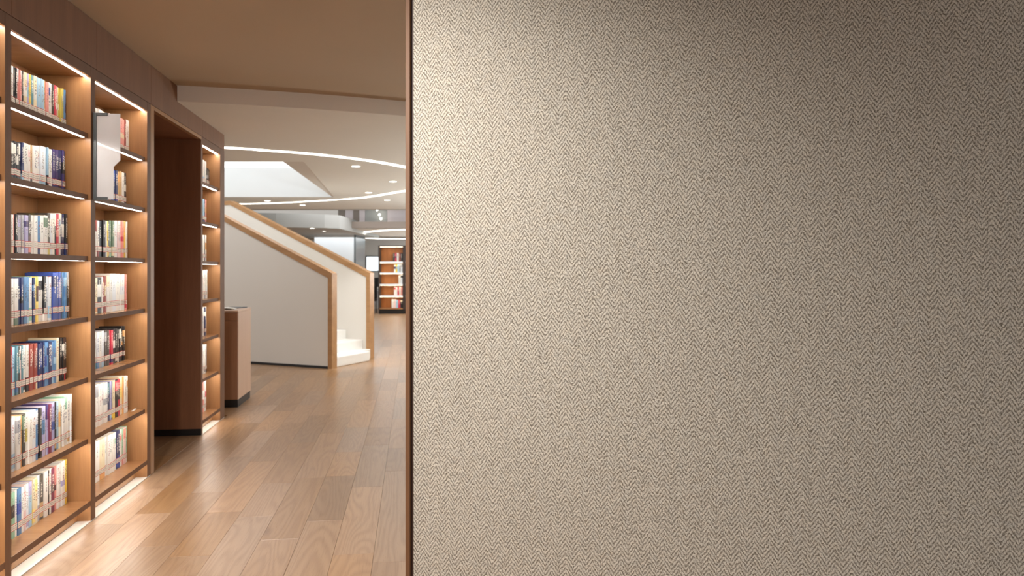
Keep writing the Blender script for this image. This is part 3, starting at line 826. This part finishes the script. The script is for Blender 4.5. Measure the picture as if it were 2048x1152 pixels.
downlight(711.7, 332.5, Z_LOW, 'round downlight inside the oval light line, nearest to the camera')
downlight(786, 362.8, Z_LOW, 'round downlight inside the oval, closest to the woven wall edge')
downlight(737, 385, Z_LOW, 'round downlight just inside the far curve of the oval light line')
downlight(774, 400, Z_LOW, 'round downlight beyond the oval, nearest to the woven wall')
downlight(605, 410, Z_LOW, 'round downlight beyond the oval, above the sloping stair handrail')
downlight(535, 401.4, Z_LOW, 'round downlight between the skylight edge and the far oval curve')

# ------------------------------------------------------------------ far end of the hall


def slab(name, mat, d0, d1, u0, u1, z0, z1, parent=None, uref=None):
    """block standing square to the hall's far wall: front at depth d0 between pixel columns u0..u1"""
    xa, xb = (u0 - 1024) / F * d0, (u1 - 1024) / F * d0
    pts = [cw(xa, d0), cw(xb, d0), cw(xb, d1), cw(xa, d1)]
    return MB().prism([(p.x, p.y) for p in pts], z0, z1, 'z').obj(name, mat, parent)


# dropped grey bulkhead with a rounded corner
bulk = [(-11, 17.6), (-8.5, 17.5), (-7.0, 17.55), (-5.6, 17.8), (-4.55, 18.2), (-4.25, 18.5), (-4.25, 24), (-11, 24)]
struct(MB().prism([(p.x, p.y) for p in (cw(*q) for q in bulk)], 2.47, 2.80, 'z').obj('trim_7', MT['grey']))
# far dropped ceiling with its brown front face
pts = [cw(-4.2, 20), cw(8, 20), cw(8, 28), cw(-12, 28), cw(-12, 24.05), cw(-4.2, 24.05)]
fc = struct(MB().prism([(p.x, p.y) for p in pts], 2.55, 2.60, 'z').obj('ceiling', MT['ceiling']))
slab('soffit_face', MT['brown_soffit'], 19.9, 19.99, 640, 1400, 2.56, 2.735, fc)
# upper gallery above it
gl = struct(bpy.data.objects.new('wall_gallery', None)); COL.objects.link(gl)
for (a, b, mk) in ((676, 690, 'brown_soffit'), (690.5, 706, 'pink'), (706.5, 718, 'brown_soffit'), (718.5, 730, 'pink'), (730.5, 774, 'grey'), (774.5, 850, 'pink'), (850.5, 1000, 'grey')):
    slab('gallery_panel', MT[mk], 20.6, 20.7, a, b, 2.74, 3.6, gl)
slab('gallery_floor', MT['grey'], 20.1, 28, 640, 1400, 2.60, 2.73, gl)
slab('gallery_ceiling', MT['grey'], 16.62, 20.6, 100, 1400, 3.25, 3.35, gl)
l1 = edge_pts(2.55, ((690, 468.5), (735, 463.5), (770, 460.5), (811, 458.8), (870, 458)))
light_line(smooth_loop(l1, False), 2.541, .22, False, 'curved white light line on the far low ceiling')
l2 = edge_pts(2.55, ((709, 475.2), (760, 477.0), (811, 477.6), (860, 477.8)))
light_line([(a, min(b, 27.3)) for a, b in smooth_loop(l2, False)], 2.541, .16, False, 'thin white light line where far ceiling meets the wall')
downlight(624.7, 456.5, 2.47, 'round downlight under the grey bulkhead, larger one', .06)
downlight(648, 462, 2.47, 'round downlight under the grey bulkhead, fainter one on right', .05)
for k, (u, v) in enumerate(((754, 420), (759, 430), (762, 438))):
    z = 1.45 + (HZ - v) / F * 20.55
    p = cw((u - 1024) / F * 20.45, 20.45, z)
    t = thing('pendant_lamp', '%s of three small lamps in front of the upper gallery' % ('topmost', 'middle', 'lowest')[k], 'lamp', p, 0, 'small lamps at the gallery')
    b_ = bmesh.new(); bmesh.ops.create_uvsphere(b_, u_segments=12, v_segments=8, radius=.03); me = bpy.data.meshes.new('bulb'); b_.to_mesh(me); b_.free()
    link('bulb', me, MT['lampdisc'], t)
    box('stem', MT['steel'], (-.008, .008, .03, .30, -.008, .008), t)
# pale pillar
pl = struct(slab('wall_pillar', MT['pillar'], 21.8, 23.2, 629, 708, 0, 2.468))
slab('edge_strip', MT['steel'], 21.79, 23.19, 708.2, 711.5, 0, 2.468, pl)


def far_case(label, d0, u0, u1, zs, z_bot, z_top, w_extra=0):
    xa, xb = (u0 - 1024) / F * d0, (u1 - 1024) / F * d0
    t = thing('bookcase', label, 'bookcase', cw(xa, d0), -YAW)
    w = xb - xa; T = .045
    box('side_panel', MT['dark_frame'], (0, T, 0, .34, z_bot, z_top), t); box('side_panel', MT['dark_frame'], (w - T, w, 0, .34, z_bot, z_top), t)
    box('back_panel', MT['far_back'], (T, w - T, .32, .34, z_bot, z_top), t)
    box('top_board', MT['dark_frame'], (T + .001, w - T - .001, 0, .319, z_top - .04, z_top), t)
    box('bottom_board', MT['wood_h'], (T + .001, w - T - .001, 0, .319, z_bot, z_bot + .04), t)
    for z in zs:
        b = box('shelf', MT['laminate'], (T + .001, w - T - .001, .01, .319, z - .05, z), t)
        box('led_strip', MT['far_led'], (T + .01, w - T - .01, .02, .07, z - .053, z - .0495), b)
    b = box('led_strip', MT['far_led'], (T + .01, w - T - .01, .02, .07, z_top - .044, z_top - .0405), t)
    box('plinth', MT['black'], (.02, w - .02, .03, .33, 0, z_bot - .001), t)
    return t, w, T


FD = 24.7
zf = lambda v: EYE + (HZ - v) / F * FD
fzs = [zf(524) + .02, zf(546) + .02, zf(569) + .02, zf(592) + .02]
far_case('tall lit bookcase at the far end of the hall, black plinth', FD, 756.5, 808.3, fzs, zf(618.5), zf(491))
far_case('lit bookcase behind the woven wall edge, beside the far one', FD, 808.5, 862, fzs, zf(618.5), zf(491))
levels = [fzs[0], fzs[1], fzs[2], fzs[3], zf(618.5) + .04]
rowsF = [(786, 805, 505, 'DRWMD'), (788, 805, 528, 'WYBGw'), (797, 805, 550, 'Ww'), (788, 805, 573, 'WWRWP'), (783, 805, 599, 'WpBRK')]
for r, (ua, ub, vt, ks) in enumerate(rowsF):
    xa, xb = (ua - 1024) / F * (FD + .08), (ub - 1024) / F * (FD + .08); w = (xb - xa) / len(ks)
    for i, k in enumerate(ks):
        h = EYE + (HZ - vt) / F * FD - levels[r] - brnd.uniform(0, .03)
        p = cw(xa + w * (i + .5), FD + .08, levels[r] + .0005)
        book(p, w - .003, min(max(.2, h), .31), .18, k, '%s book, %s from left on %s of far hall bookcase' % (NAMES[k], ORD[i], ('top shelf', 'second shelf', 'third shelf', 'fourth shelf', 'bottom shelf')[r]),
             'books in the far bookcase', rz=-YAW, parts=False)
# lit display niche, window, desk, chair on the far wall
nc, w, T = far_case('small lit wooden shelf niche near the pale pillar', 27.3, 713, 723.5, [1.75, 1.48], 1.0, 2.02)
wn = bpy.data.objects.new('window_1', None); COL.objects.link(wn); struct(wn); wn.location = cw((731 - 1024) / F * 27.93, 27.93); wn.rotation_euler = (0, 0, -YAW)
ww = (790 - 731) / F * 27.93; wz0, wz1 = EYE + (HZ - 543) / F * 27.9, EYE + (HZ - 512) / F * 27.9
box('window_pane', MT['window_pane'], (.04, ww - .04, .03, .04, wz0 + .03, wz1 - .03), wn)
for b_ in ((0, .04, 0, .06, wz0, wz1), (ww - .04, ww, 0, .06, wz0, wz1), (.041, ww - .041, 0, .06, wz1 - .03, wz1), (.041, ww - .041, 0, .06, wz0, wz0 + .03)):
    box('window_frame', MT['steel'], b_, wn)
dk = thing('desk', 'white desk behind the far stair post, against the end wall', 'desk', cw(-5.12, 26.35), -YAW)
box('desk_top', MT['laminate'], (0, 1.1, 0, .65, .72, .75), dk, .003)
box('modesty_panel', MT['laminate'], (.05, 1.05, .60, .62, .2, .719), dk)
for a, b in ((.03, .03), (1.03, .03), (.03, .6), (1.03, .6)): box('leg', MT['laminate'], (a, a + .04, b, b + .02, 0, .7195), dk)
mn = thing('monitor', 'dark computer monitor on the white desk', 'monitor', cw(-4.72, 26.72, .7505), -YAW)
box('foot', MT['steel'], (-.12, .12, -.08, .08, 0, .012), mn); box('neck', MT['steel'], (-.02, .02, -.01, .01, .0125, .16), mn)
box('screen', MT['black'], (-.26, .26, -.035, -.0105, .10, .43), mn, .004)
ch = thing('chair', 'black upholstered chair beside the far bookcase', 'chair', cw(-4.83, 25.3), -YAW)
box('seat', MT['fabric_black'], (-.24, .24, -.24, .24, .40, .48), ch, .02)
box('backrest', MT['fabric_black'], (-.24, .24, .18, .24, .4805, .92), ch, .02)
for a in (-.22, .19):
    for b in (-.22, .19): box('leg', MT['black'], (a, a + .03, b, b + .03, 0, .3995), ch)
